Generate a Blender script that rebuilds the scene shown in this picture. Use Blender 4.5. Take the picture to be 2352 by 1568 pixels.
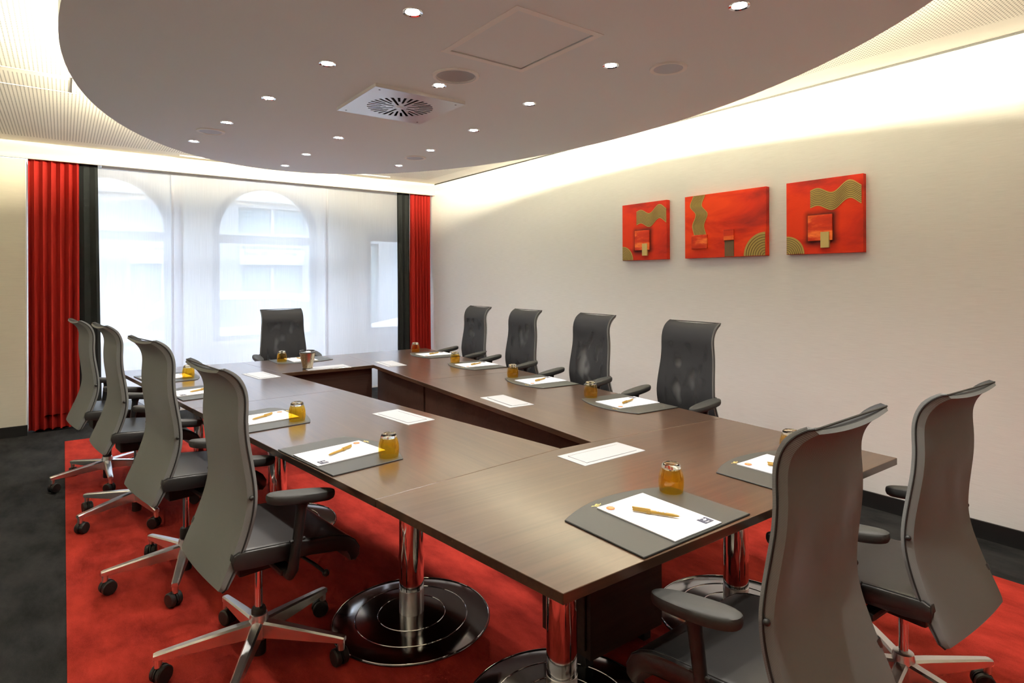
import bpy, bmesh, math, random
from math import sin, cos, pi, radians as R
from mathutils import Vector, Matrix

for o in list(bpy.data.objects):
    bpy.data.objects.remove(o)
SC = bpy.context.scene
COL = SC.collection
random.seed(7)

# ------------------------------------------------------------------ camera
YAW, ROLL, FPX = 0.640549, 0.00336, 1383.3
cd = bpy.data.cameras.new('camera')
cam = bpy.data.objects.new('camera', cd)
COL.objects.link(cam)
cd.sensor_fit = 'HORIZONTAL'
cd.sensor_width = 36.0
cd.lens = FPX * 36.0 / 2352.0
cd.shift_y = -141.8 / 2352.0
cd.clip_start = 0.05
cam.location = (0, 0, 1.452)
cam.rotation_euler = (pi / 2, ROLL, -YAW)
SC.camera = cam

# ------------------------------------------------------------------ world, exposure, render quality
w = bpy.data.worlds.new('sky')
SC.world = w
w.use_nodes = True
bg = w.node_tree.nodes['Background']
bg.inputs['Color'].default_value = (0.74, 0.85, 1.0, 1)
bg.inputs['Strength'].default_value = 7.7
vs = SC.view_settings
vs.view_transform = 'Standard'
vs.look = 'None'
vs.exposure = 0.82
vs.gamma = 1.0
vs.use_curve_mapping = False
DOWNLIGHT_W = 27.0
DOWNLIGHT_COL = (1.0, 0.93, 0.84)
COVE_STRENGTH = 182.0
COVE_COL = (1.0, 0.87, 0.60)
cy = SC.cycles
cy.use_denoising = True
try:
    cy.denoiser = 'OPENIMAGEDENOISE'
    cy.denoising_input_passes = 'RGB_ALBEDO_NORMAL'
except Exception:
    pass
cy.use_adaptive_sampling = True
cy.adaptive_threshold = 0.03
cy.adaptive_min_samples = 16
cy.max_bounces = 7
cy.diffuse_bounces = 4
cy.glossy_bounces = 3
cy.transmission_bounces = 6
cy.transparent_max_bounces = 16
cy.sample_clamp_indirect = 6.0
cy.caustics_reflective = False
cy.caustics_refractive = False


# ------------------------------------------------------------------ materials
def new_mat(name):
    m = bpy.data.materials.new(name)
    m.use_nodes = True
    nt = m.node_tree
    return m, nt, nt.nodes['Principled BSDF']


def N(nt, kind, **kw):
    n = nt.nodes.new(kind)
    for k, v in kw.items():
        if k.startswith('i_'):
            n.inputs[k[2:].replace('_', ' ')].default_value = v
        else:
            setattr(n, k, v)
    return n


def plain(name, col, rough=0.5, metal=0.0, spec=0.5, coat=0.0, bump=0.0, bscale=200.0):
    m, nt, b = new_mat(name)
    b.inputs['Base Color'].default_value = (*col, 1)
    b.inputs['Roughness'].default_value = rough
    b.inputs['Metallic'].default_value = metal
    b.inputs['Specular IOR Level'].default_value = spec
    b.inputs['Coat Weight'].default_value = coat
    if bump:
        tc = N(nt, 'ShaderNodeTexCoord')
        no = N(nt, 'ShaderNodeTexNoise', i_Scale=bscale, i_Detail=3.0)
        bp = N(nt, 'ShaderNodeBump', i_Strength=bump, i_Distance=0.002)
        nt.links.new(tc.outputs['Object'], no.inputs['Vector'])
        nt.links.new(no.outputs['Fac'], bp.inputs['Height'])
        nt.links.new(bp.outputs['Normal'], b.inputs['Normal'])
    return m


def ramp(nt, stops):
    r = N(nt, 'ShaderNodeValToRGB')
    el = r.color_ramp.elements
    while len(el) < len(stops):
        el.new(0.5)
    for e, (p, c) in zip(el, stops):
        e.position = p
        e.color = (*c, 1)
    return r


def wall_mat(name, col):
    m, nt, b = new_mat(name)
    tc = N(nt, 'ShaderNodeTexCoord')
    mp = N(nt, 'ShaderNodeMapping')
    mp.inputs['Scale'].default_value = (9, 9, 420)
    no = N(nt, 'ShaderNodeTexNoise', i_Scale=1.0, i_Detail=3.0)
    rp = ramp(nt, [(0.30, tuple(c * 0.93 for c in col)), (0.62, col)])
    bp = N(nt, 'ShaderNodeBump', i_Strength=0.18, i_Distance=0.001)
    nt.links.new(tc.outputs['Object'], mp.inputs['Vector'])
    nt.links.new(mp.outputs['Vector'], no.inputs['Vector'])
    nt.links.new(no.outputs['Fac'], rp.inputs['Fac'])
    nt.links.new(rp.outputs['Color'], b.inputs['Base Color'])
    nt.links.new(no.outputs['Fac'], bp.inputs['Height'])
    nt.links.new(bp.outputs['Normal'], b.inputs['Normal'])
    b.inputs['Roughness'].default_value = 0.7
    return m


def carpet_mat(name, dark, light):
    m, nt, b = new_mat(name)
    tc = N(nt, 'ShaderNodeTexCoord')
    n1 = N(nt, 'ShaderNodeTexNoise', i_Scale=3.2, i_Detail=6.0, i_Roughness=0.65)
    mpa = N(nt, 'ShaderNodeMapping')
    mpa.inputs['Scale'].default_value = (2.2, 0.9, 1)
    mpa.inputs['Rotation'].default_value = (0, 0, 0.5)
    n2 = N(nt, 'ShaderNodeTexNoise', i_Scale=420.0, i_Detail=2.0)
    mix = N(nt, 'ShaderNodeMath', operation='MULTIPLY_ADD')
    mix.inputs[1].default_value = 0.35
    rp = ramp(nt, [(0.42, dark), (0.86, light)])
    bp = N(nt, 'ShaderNodeBump', i_Strength=0.6, i_Distance=0.004)
    nt.links.new(tc.outputs['Object'], mpa.inputs['Vector'])
    nt.links.new(mpa.outputs['Vector'], n1.inputs['Vector'])
    nt.links.new(tc.outputs['Object'], n2.inputs['Vector'])
    nt.links.new(n2.outputs['Fac'], mix.inputs[0])
    nt.links.new(n1.outputs['Fac'], mix.inputs[2])
    nt.links.new(mix.outputs[0], rp.inputs['Fac'])
    nt.links.new(rp.outputs['Color'], b.inputs['Base Color'])
    nt.links.new(n2.outputs['Fac'], bp.inputs['Height'])
    nt.links.new(bp.outputs['Normal'], b.inputs['Normal'])
    b.inputs['Roughness'].default_value = 0.95
    b.inputs['Specular IOR Level'].default_value = 0.1
    b.inputs['Sheen Weight'].default_value = 0.08
    b.inputs['Sheen Tint'].default_value = (*light, 1)
    return m


def wood_mat(name, axis, dark, light, rough=0.3, spec=0.5):
    m, nt, b = new_mat(name)
    tc = N(nt, 'ShaderNodeTexCoord')
    mp = N(nt, 'ShaderNodeMapping')
    s = [46, 46, 46]
    s[axis] = 1.6
    mp.inputs['Scale'].default_value = s
    n1 = N(nt, 'ShaderNodeTexNoise', i_Scale=1.0, i_Detail=7.0, i_Roughness=0.62, i_Distortion=0.5)
    mp2 = N(nt, 'ShaderNodeMapping')
    s2 = [5, 5, 5]
    s2[axis] = 0.7
    mp2.inputs['Scale'].default_value = s2
    n2 = N(nt, 'ShaderNodeTexNoise', i_Scale=1.0, i_Detail=3.0)
    ad = N(nt, 'ShaderNodeMath', operation='ADD')
    ha = N(nt, 'ShaderNodeMath', operation='MULTIPLY')
    ha.inputs[1].default_value = 0.5
    rp = ramp(nt, [(0.3, dark), (0.7, light)])
    bp = N(nt, 'ShaderNodeBump', i_Strength=0.05, i_Distance=0.001)
    nt.links.new(tc.outputs['Object'], mp.inputs['Vector'])
    nt.links.new(tc.outputs['Object'], mp2.inputs['Vector'])
    nt.links.new(mp.outputs['Vector'], n1.inputs['Vector'])
    nt.links.new(mp2.outputs['Vector'], n2.inputs['Vector'])
    nt.links.new(n1.outputs['Fac'], ad.inputs[0])
    nt.links.new(n2.outputs['Fac'], ad.inputs[1])
    nt.links.new(ad.outputs[0], ha.inputs[0])
    nt.links.new(ha.outputs[0], rp.inputs['Fac'])
    nt.links.new(rp.outputs['Color'], b.inputs['Base Color'])
    nt.links.new(n1.outputs['Fac'], bp.inputs['Height'])
    nt.links.new(bp.outputs['Normal'], b.inputs['Normal'])
    b.inputs['Roughness'].default_value = rough
    b.inputs['Specular IOR Level'].default_value = spec
    if spec > 0.5:
        b.inputs['Specular IOR Level'].default_value = 0.25
        b.inputs['Coat Weight'].default_value = 0.9
        b.inputs['Coat Roughness'].default_value = 0.16
    return m


def perforated_mat():
    """white gypsum ceiling with rows of small round holes (2 cm pitch, every eighth row blank) inside a plain border"""
    m, nt, b = new_mat('perforated_gypsum')
    tc = N(nt, 'ShaderNodeTexCoord')
    sp = N(nt, 'ShaderNodeSeparateXYZ')
    nt.links.new(tc.outputs['Object'], sp.inputs[0])

    def M(op, a, bb=None):
        n = N(nt, 'ShaderNodeMath', operation=op)
        for i, v in enumerate((a, bb)):
            if v is None:
                continue
            if isinstance(v, (int, float)):
                n.inputs[i].default_value = v
            else:
                nt.links.new(v, n.inputs[i])
        return n.outputs[0]
    x, y = sp.outputs[0], sp.outputs[1]
    fx = M('SUBTRACT', M('FRACT', M('DIVIDE', x, 0.022)), 0.5)
    fy = M('SUBTRACT', M('FRACT', M('DIVIDE', y, 0.016)), 0.5)
    dx = M('MULTIPLY', fx, 0.022)
    dy = M('MULTIPLY', fy, 0.016)
    d = M('SQRT', M('ADD', M('MULTIPLY', dx, dx), M('MULTIPLY', dy, dy)))
    hole = M('LESS_THAN', d, 0.0042)
    inx = M('MULTIPLY', M('LESS_THAN', x, 3.86), M('GREATER_THAN', x, -1.75))
    iny = M('LESS_THAN', y, 7.02)
    hatch = M('SUBTRACT', 1.0, M('MULTIPLY', M('LESS_THAN', M('ABSOLUTE', M('SUBTRACT', y, 4.86)), 0.045), M('LESS_THAN', x, 0.1)))
    hole = M('MULTIPLY', hole, M('MULTIPLY', hatch, M('MULTIPLY', inx, iny)))
    mx = N(nt, 'ShaderNodeMix', data_type='RGBA')
    mx.inputs[6].default_value = (0.86, 0.85, 0.80, 1)
    mx.inputs[7].default_value = (0.10, 0.10, 0.095, 1)
    nt.links.new(hole, mx.inputs[0])
    nt.links.new(mx.outputs[2], b.inputs['Base Color'])
    b.inputs['Roughness'].default_value = 0.85
    return m


def emit_mat(name, col, strength):
    m = bpy.data.materials.new(name)
    m.use_nodes = True
    nt = m.node_tree
    nt.nodes.remove(nt.nodes['Principled BSDF'])
    e = N(nt, 'ShaderNodeEmission')
    e.inputs['Color'].default_value = (*col, 1)
    e.inputs['Strength'].default_value = strength
    nt.links.new(e.outputs[0], nt.nodes['Material Output'].inputs['Surface'])
    return m


def sheer_mat():
    m = bpy.data.materials.new('sheer_voile')
    m.use_nodes = True
    nt = m.node_tree
    nt.nodes.remove(nt.nodes['Principled BSDF'])
    tc = N(nt, 'ShaderNodeTexCoord')
    mp = N(nt, 'ShaderNodeMapping')
    mp.inputs['Scale'].default_value = (260, 1, 3)
    no = N(nt, 'ShaderNodeTexNoise', i_Scale=1.0, i_Detail=2.0)
    nt.links.new(tc.outputs['Object'], mp.inputs['Vector'])
    nt.links.new(mp.outputs['Vector'], no.inputs['Vector'])
    mr = N(nt, 'ShaderNodeMapRange')
    mr.inputs['From Min'].default_value = 0.3
    mr.inputs['From Max'].default_value = 0.7
    mr.inputs['To Min'].default_value = 0.76
    mr.inputs['To Max'].default_value = 0.84
    nt.links.new(no.outputs['Fac'], mr.inputs['Value'])
    tr = N(nt, 'ShaderNodeBsdfTransparent')
    tl = N(nt, 'ShaderNodeBsdfTranslucent')
    tl.inputs['Color'].default_value = (0.90, 0.91, 0.95, 1)
    df = N(nt, 'ShaderNodeBsdfDiffuse')
    df.inputs['Color'].default_value = (0.88, 0.88, 0.90, 1)
    m1 = N(nt, 'ShaderNodeMixShader')
    m1.inputs[0].default_value = 0.35
    nt.links.new(tl.outputs[0], m1.inputs[1])
    nt.links.new(df.outputs[0], m1.inputs[2])
    m2 = N(nt, 'ShaderNodeMixShader')
    nt.links.new(mr.outputs[0], m2.inputs[0])
    nt.links.new(tr.outputs[0], m2.inputs[1])
    nt.links.new(m1.outputs[0], m2.inputs[2])
    nt.links.new(m2.outputs[0], nt.nodes['Material Output'].inputs['Surface'])
    return m


def thin_glass(name, tint, gradient=None):
    """thin sheet of glass: fresnel reflection over tinted see-through"""
    m = bpy.data.materials.new(name)
    m.use_nodes = True
    nt = m.node_tree
    nt.nodes.remove(nt.nodes['Principled BSDF'])
    tr = N(nt, 'ShaderNodeBsdfTransparent')
    tr.inputs['Color'].default_value = (*tint, 1)
    if gradient:
        tc = N(nt, 'ShaderNodeTexCoord')
        sp = N(nt, 'ShaderNodeSeparateXYZ')
        mr = N(nt, 'ShaderNodeMapRange')
        mr.inputs['From Min'].default_value = 0.0
        mr.inputs['From Max'].default_value = gradient[1]
        rp = ramp(nt, [(0.0, tint), (0.75, tint), (1.0, gradient[0])])
        nt.links.new(tc.outputs['Object'], sp.inputs[0])
        nt.links.new(sp.outputs[2], mr.inputs['Value'])
        nt.links.new(mr.outputs[0], rp.inputs['Fac'])
        nt.links.new(rp.outputs['Color'], tr.inputs['Color'])
    gl = N(nt, 'ShaderNodeBsdfGlossy')
    gl.inputs['Roughness'].default_value = 0.02
    fr = N(nt, 'ShaderNodeFresnel', i_IOR=1.45)
    mx = N(nt, 'ShaderNodeMixShader')
    lim = N(nt, 'ShaderNodeMath', operation='MINIMUM')
    lim.inputs[1].default_value = 0.16 if gradient else 0.6
    nt.links.new(fr.outputs[0], lim.inputs[0])
    nt.links.new(lim.outputs[0], mx.inputs[0])
    nt.links.new(tr.outputs[0], mx.inputs[1])
    nt.links.new(gl.outputs[0], mx.inputs[2])
    nt.links.new(mx.outputs[0], nt.nodes['Material Output'].inputs['Surface'])
    return m


def _math(nt):
    def M(op, a, bb=None, c=None):
        n = N(nt, 'ShaderNodeMath', operation=op)
        for i, v in enumerate((a, bb, c)):
            if v is None:
                continue
            if isinstance(v, (int, float)):
                n.inputs[i].default_value = v
            else:
                nt.links.new(v, n.inputs[i])
        return n.outputs[0]
    return M


def smoothstep(nt, v, a, b):
    mr = N(nt, 'ShaderNodeMapRange', interpolation_type='SMOOTHSTEP')
    mr.inputs['From Min'].default_value = a
    mr.inputs['From Max'].default_value = b
    nt.links.new(v, mr.inputs['Value'])
    return mr.outputs[0]


def weave(nt, b, lo, hi):
    tc = N(nt, 'ShaderNodeTexCoord')
    sp = N(nt, 'ShaderNodeSeparateXYZ')
    nt.links.new(tc.outputs['Object'], sp.inputs[0])
    M = _math(nt)
    x, z = sp.outputs[0], sp.outputs[2]
    w01 = M('MULTIPLY_ADD', M('SINE', M('MULTIPLY', M('ADD', x, z), 1700.0)), 0.5, 0.5)
    rp = ramp(nt, [(0.0, lo), (1.0, hi)])
    nt.links.new(w01, rp.inputs['Fac'])
    nt.links.new(rp.outputs['Color'], b.inputs['Base Color'])
    b.inputs['Roughness'].default_value = 0.8
    b.inputs['Specular IOR Level'].default_value = 0.25
    bp = N(nt, 'ShaderNodeBump', i_Strength=0.2, i_Distance=0.0006)
    nt.links.new(w01, bp.inputs['Height'])
    nt.links.new(bp.outputs['Normal'], b.inputs['Normal'])
    return tc, x, z, M


def rear_fabric_mat():
    """light grey woven cover on the rear of the backrest; thin enough to glow a little against the light"""
    m, nt, b = new_mat('grey_mesh_fabric')
    weave(nt, b, (0.145, 0.153, 0.158), (0.270, 0.280, 0.282))
    tl = N(nt, 'ShaderNodeBsdfTranslucent')
    tl.inputs['Color'].default_value = (0.75, 0.75, 0.78, 1)
    mx = N(nt, 'ShaderNodeMixShader')
    mx.inputs[0].default_value = 0.04
    nt.links.new(b.outputs[0], mx.inputs[1])
    nt.links.new(tl.outputs[0], mx.inputs[2])
    nt.links.new(mx.outputs[0], nt.nodes['Material Output'].inputs['Surface'])
    return m


def front_mesh_mat():
    """dark open mesh on the sitting side; inside the frame alpha noise imitates moire patches of light"""
    m, nt, b = new_mat('dark_seat_mesh')
    tc, x, z, M = weave(nt, b, (0.020, 0.021, 0.023), (0.042, 0.043, 0.046))
    ax = M('ABSOLUTE', x)
    win = M('MULTIPLY', M('SUBTRACT', 1.0, smoothstep(nt, ax, 0.155, 0.168)),
            M('MULTIPLY', smoothstep(nt, z, 0.60, 0.66), M('SUBTRACT', 1.0, smoothstep(nt, z, 1.02, 1.05))))
    mp = N(nt, 'ShaderNodeMapping')
    mp.inputs['Scale'].default_value = (12, 1, 8)
    mp.inputs['Rotation'].default_value = (0, 0.6, 0)
    oi = N(nt, 'ShaderNodeObjectInfo')
    no = N(nt, 'ShaderNodeTexNoise', noise_dimensions='4D', i_Scale=1.0, i_Detail=1.0)
    nt.links.new(M('MULTIPLY', oi.outputs['Random'], 40.0), no.inputs['W'])
    nt.links.new(tc.outputs['Object'], mp.inputs['Vector'])
    nt.links.new(mp.outputs['Vector'], no.inputs['Vector'])
    hol = M('MULTIPLY', smoothstep(nt, no.outputs['Fac'], 0.48, 0.72), win)  # noise transparency stands in for light showing through as moire
    al = M('SUBTRACT', 1.0, M('ADD', M('MULTIPLY', hol, 0.76), M('MULTIPLY', win, 0.06)))
    nt.links.new(al, b.inputs['Alpha'])
    return m


def brushed(name, col, rough=0.28):
    m, nt, b = new_mat(name)
    b.inputs['Base Color'].default_value = (*col, 1)
    b.inputs['Metallic'].default_value = 1.0
    tc = N(nt, 'ShaderNodeTexCoord')
    mp = N(nt, 'ShaderNodeMapping')
    mp.inputs['Scale'].default_value = (300, 300, 4)
    no = N(nt, 'ShaderNodeTexNoise', i_Scale=1.0)
    mr = N(nt, 'ShaderNodeMapRange')
    mr.inputs['To Min'].default_value = rough * 0.7
    mr.inputs['To Max'].default_value = rough * 1.4
    nt.links.new(tc.outputs['Object'], mp.inputs['Vector'])
    nt.links.new(mp.outputs['Vector'], no.inputs['Vector'])
    nt.links.new(no.outputs['Fac'], mr.inputs['Value'])
    nt.links.new(mr.outputs[0], b.inputs['Roughness'])
    return m


def canvas_mat(name, stops, seed, rot=0.6, scale=(1.2, 3.0), halo=None):
    m, nt, b = new_mat(name)
    tc = N(nt, 'ShaderNodeTexCoord')
    mp = N(nt, 'ShaderNodeMapping')
    mp.inputs['Location'].default_value = (seed, seed * 1.7, seed)
    mp.inputs['Rotation'].default_value = (rot, 0, 0)
    mp.inputs['Scale'].default_value = (1, scale[0], scale[1])
    n1 = N(nt, 'ShaderNodeTexNoise', i_Scale=1.6, i_Detail=5.0, i_Roughness=0.55, i_Distortion=0.6)
    rp = ramp(nt, stops)
    n2 = N(nt, 'ShaderNodeTexNoise', i_Scale=60.0, i_Detail=4.0)
    bp = N(nt, 'ShaderNodeBump', i_Strength=0.3, i_Distance=0.002)
    nt.links.new(tc.outputs['Object'], mp.inputs['Vector'])
    nt.links.new(mp.outputs['Vector'], n1.inputs['Vector'])
    nt.links.new(mp.outputs['Vector'], n2.inputs['Vector'])
    nt.links.new(n1.outputs['Fac'], rp.inputs['Fac'])
    src = rp.outputs['Color']
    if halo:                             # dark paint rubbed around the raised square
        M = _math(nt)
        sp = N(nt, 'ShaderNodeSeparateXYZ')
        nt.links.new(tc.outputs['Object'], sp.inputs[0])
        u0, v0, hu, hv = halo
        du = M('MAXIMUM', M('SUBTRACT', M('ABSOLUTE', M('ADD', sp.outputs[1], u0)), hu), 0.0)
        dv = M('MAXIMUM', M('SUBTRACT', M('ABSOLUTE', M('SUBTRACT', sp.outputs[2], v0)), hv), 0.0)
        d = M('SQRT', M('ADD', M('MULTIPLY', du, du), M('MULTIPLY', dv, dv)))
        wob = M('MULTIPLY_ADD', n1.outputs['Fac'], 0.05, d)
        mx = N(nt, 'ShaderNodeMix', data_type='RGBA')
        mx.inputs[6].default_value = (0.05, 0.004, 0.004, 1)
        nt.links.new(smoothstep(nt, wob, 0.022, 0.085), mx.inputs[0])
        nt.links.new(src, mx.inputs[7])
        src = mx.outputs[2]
    nt.links.new(src, b.inputs['Base Color'])
    nt.links.new(n2.outputs['Fac'], bp.inputs['Height'])
    nt.links.new(bp.outputs['Normal'], b.inputs['Normal'])
    b.inputs['Roughness'].default_value = 0.6
    b.inputs['Specular IOR Level'].default_value = 0.2
    return m


WALL = wall_mat('cream_wall_fabric', (0.84, 0.855, 0.85))
PAINT = plain('white_plaster', (0.86, 0.915, 0.92), 0.8)
CREAM = wall_mat('warm_cream_wall_fabric', (0.80, 0.765, 0.65))
PERF = perforated_mat()
BLACKWOOD = plain('black_baseboard', (0.012, 0.012, 0.012), 0.45)
CARPET = carpet_mat('charcoal_carpet', (0.008, 0.0084, 0.0095), (0.042, 0.042, 0.043))
REDCARPET = carpet_mat('red_carpet_pile', (0.19, 0.013, 0.010), (0.52, 0.046, 0.030))
WOODX = wood_mat('wenge_veneer_across', 0, (0.030, 0.015, 0.008), (0.092, 0.048, 0.026), 0.36, 0.55)
WOODY = wood_mat('wenge_veneer_along', 1, (0.030, 0.015, 0.008), (0.092, 0.048, 0.026), 0.36, 0.55)
WOODPANEL = wood_mat('wenge_panel', 0, (0.030, 0.016, 0.012), (0.075, 0.042, 0.030), 0.5, 0.3)
CHROME = plain('polished_chrome', (0.82, 0.82, 0.84), 0.06, 1.0)
ALU = plain('polished_aluminium', (0.88, 0.875, 0.87), 0.30, 1.0)
PLATE = plain('brushed_steel_plate', (0.80, 0.80, 0.82), 0.32, 0.7)
DISC = plain('polished_foot_steel', (0.42, 0.42, 0.43), 0.13, 1.0)
PORTMETAL = plain('satin_aluminium_lid', (0.38, 0.39, 0.41), 0.45, 0.2)
BLACKPL = plain('black_plastic', (0.018, 0.018, 0.018), 0.48)
GREYPL = plain('armrest_rubber', (0.030, 0.031, 0.030), 0.62, bump=0.15, bscale=900)
LEATHER = plain('black_leather', (0.014, 0.014, 0.014), 0.38, 0.0, 0.8, bump=0.12, bscale=500)
PIPING = plain('dark_piping', (0.02, 0.02, 0.02), 0.6)
FABRIC = rear_fabric_mat()
FRONTMESH = front_mesh_mat()
PADMAT = plain('grey_leather_pad', (0.040, 0.042, 0.039), 0.42, 0.0, 0.5, bump=0.1, bscale=700)
PADEDGE = plain('black_pad_edge', (0.012, 0.012, 0.012), 0.5)
PAPER = plain('white_paper', (0.72, 0.73, 0.76), 0.7)
PENY = plain('ochre_plastic', (0.36, 0.21, 0.025), 0.3)
ORANGE = plain('orange_print', (0.52, 0.13, 0.025), 0.7)
ORANGEL = plain('pale_orange_print', (0.56, 0.26, 0.10), 0.7)
SLATE = plain('slate_print', (0.055, 0.058, 0.09), 0.7)
WHITEINK = plain('white_print', (0.55, 0.56, 0.60), 0.7)
GOLDINK = plain('gold_foil', (0.80, 0.62, 0.22), 0.35, 0.7)
AMBER = thin_glass('amber_glass', (1.0, 0.85, 0.36), ((0.99, 0.95, 0.80), 0.078))
CLEARG = new_mat('clear_glass')[0]
_b = CLEARG.node_tree.nodes['Principled BSDF']
_b.inputs['Base Color'].default_value = (1, 0.98, 0.94, 1)
_b.inputs['Roughness'].default_value = 0.02
_b.inputs['IOR'].default_value = 1.48
_b.inputs['Transmission Weight'].default_value = 1.0
PANE = thin_glass('window_glass', (0.97, 0.985, 0.99))
SHEER = sheer_mat()
FRAMEG = plain('grey_window_frame', (0.12, 0.12, 0.15), 0.5)
WHITEPL = plain('white_lacquer', (0.82, 0.82, 0.83), 0.4)
RADWHITE = plain('radiator_white', (0.85, 0.85, 0.86), 0.35)
REDCURT = plain('red_wool_curtain', (0.42, 0.024, 0.018), 0.9, spec=0.15, bump=0.25, bscale=600)
DARKCURT = plain('charcoal_curtain', (0.022, 0.026, 0.028), 0.9, spec=0.15, bump=0.25, bscale=600)
DARKHOLE = plain('dark_cavity', (0.006, 0.006, 0.008), 0.6)
GRILLE = plain('speaker_grille', (0.63, 0.68, 0.74), 0.6)
CONE = plain('speaker_cone', (0.55, 0.57, 0.60), 0.5)
RIMWHITE = plain('white_trim', (0.95, 0.95, 0.92), 0.5)
BINSTEEL = brushed('brushed_bin_steel', (0.46, 0.40, 0.29))
LAMP = emit_mat('halogen_lamp', (1.0, 0.97, 0.93), 40.0)
COVE = emit_mat('warm_led_strip', COVE_COL, COVE_STRENGTH)
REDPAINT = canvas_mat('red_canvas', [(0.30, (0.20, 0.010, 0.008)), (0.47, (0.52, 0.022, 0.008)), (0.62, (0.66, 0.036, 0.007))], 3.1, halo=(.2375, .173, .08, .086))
REDPAINT2 = canvas_mat('red_canvas_glow', [(0.28, (0.22, 0.010, 0.008)), (0.45, (0.56, 0.026, 0.008)), (0.60, (0.74, 0.052, 0.009))], 8.3)
REDBLOCK = canvas_mat('red_block', [(0.3, (0.30, 0.015, 0.01)), (0.52, (0.60, 0.04, 0.012)), (0.66, (0.95, 0.22, 0.05))], 5.5, 0.5, (2, 6))
GOLDPAINT = plain('gold_relief_paint', (0.42, 0.31, 0.075), 0.42, 0.2)
GOLDDARK = plain('dark_gold_groove', (0.10, 0.055, 0.018), 0.6)
GOLDLEAF = plain('pale_gold_leaf', (0.62, 0.49, 0.18), 0.4, 0.3)
SMOKE = plain('dark_red_shade_paint', (0.10, 0.006, 0.006), 0.7)


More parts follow.
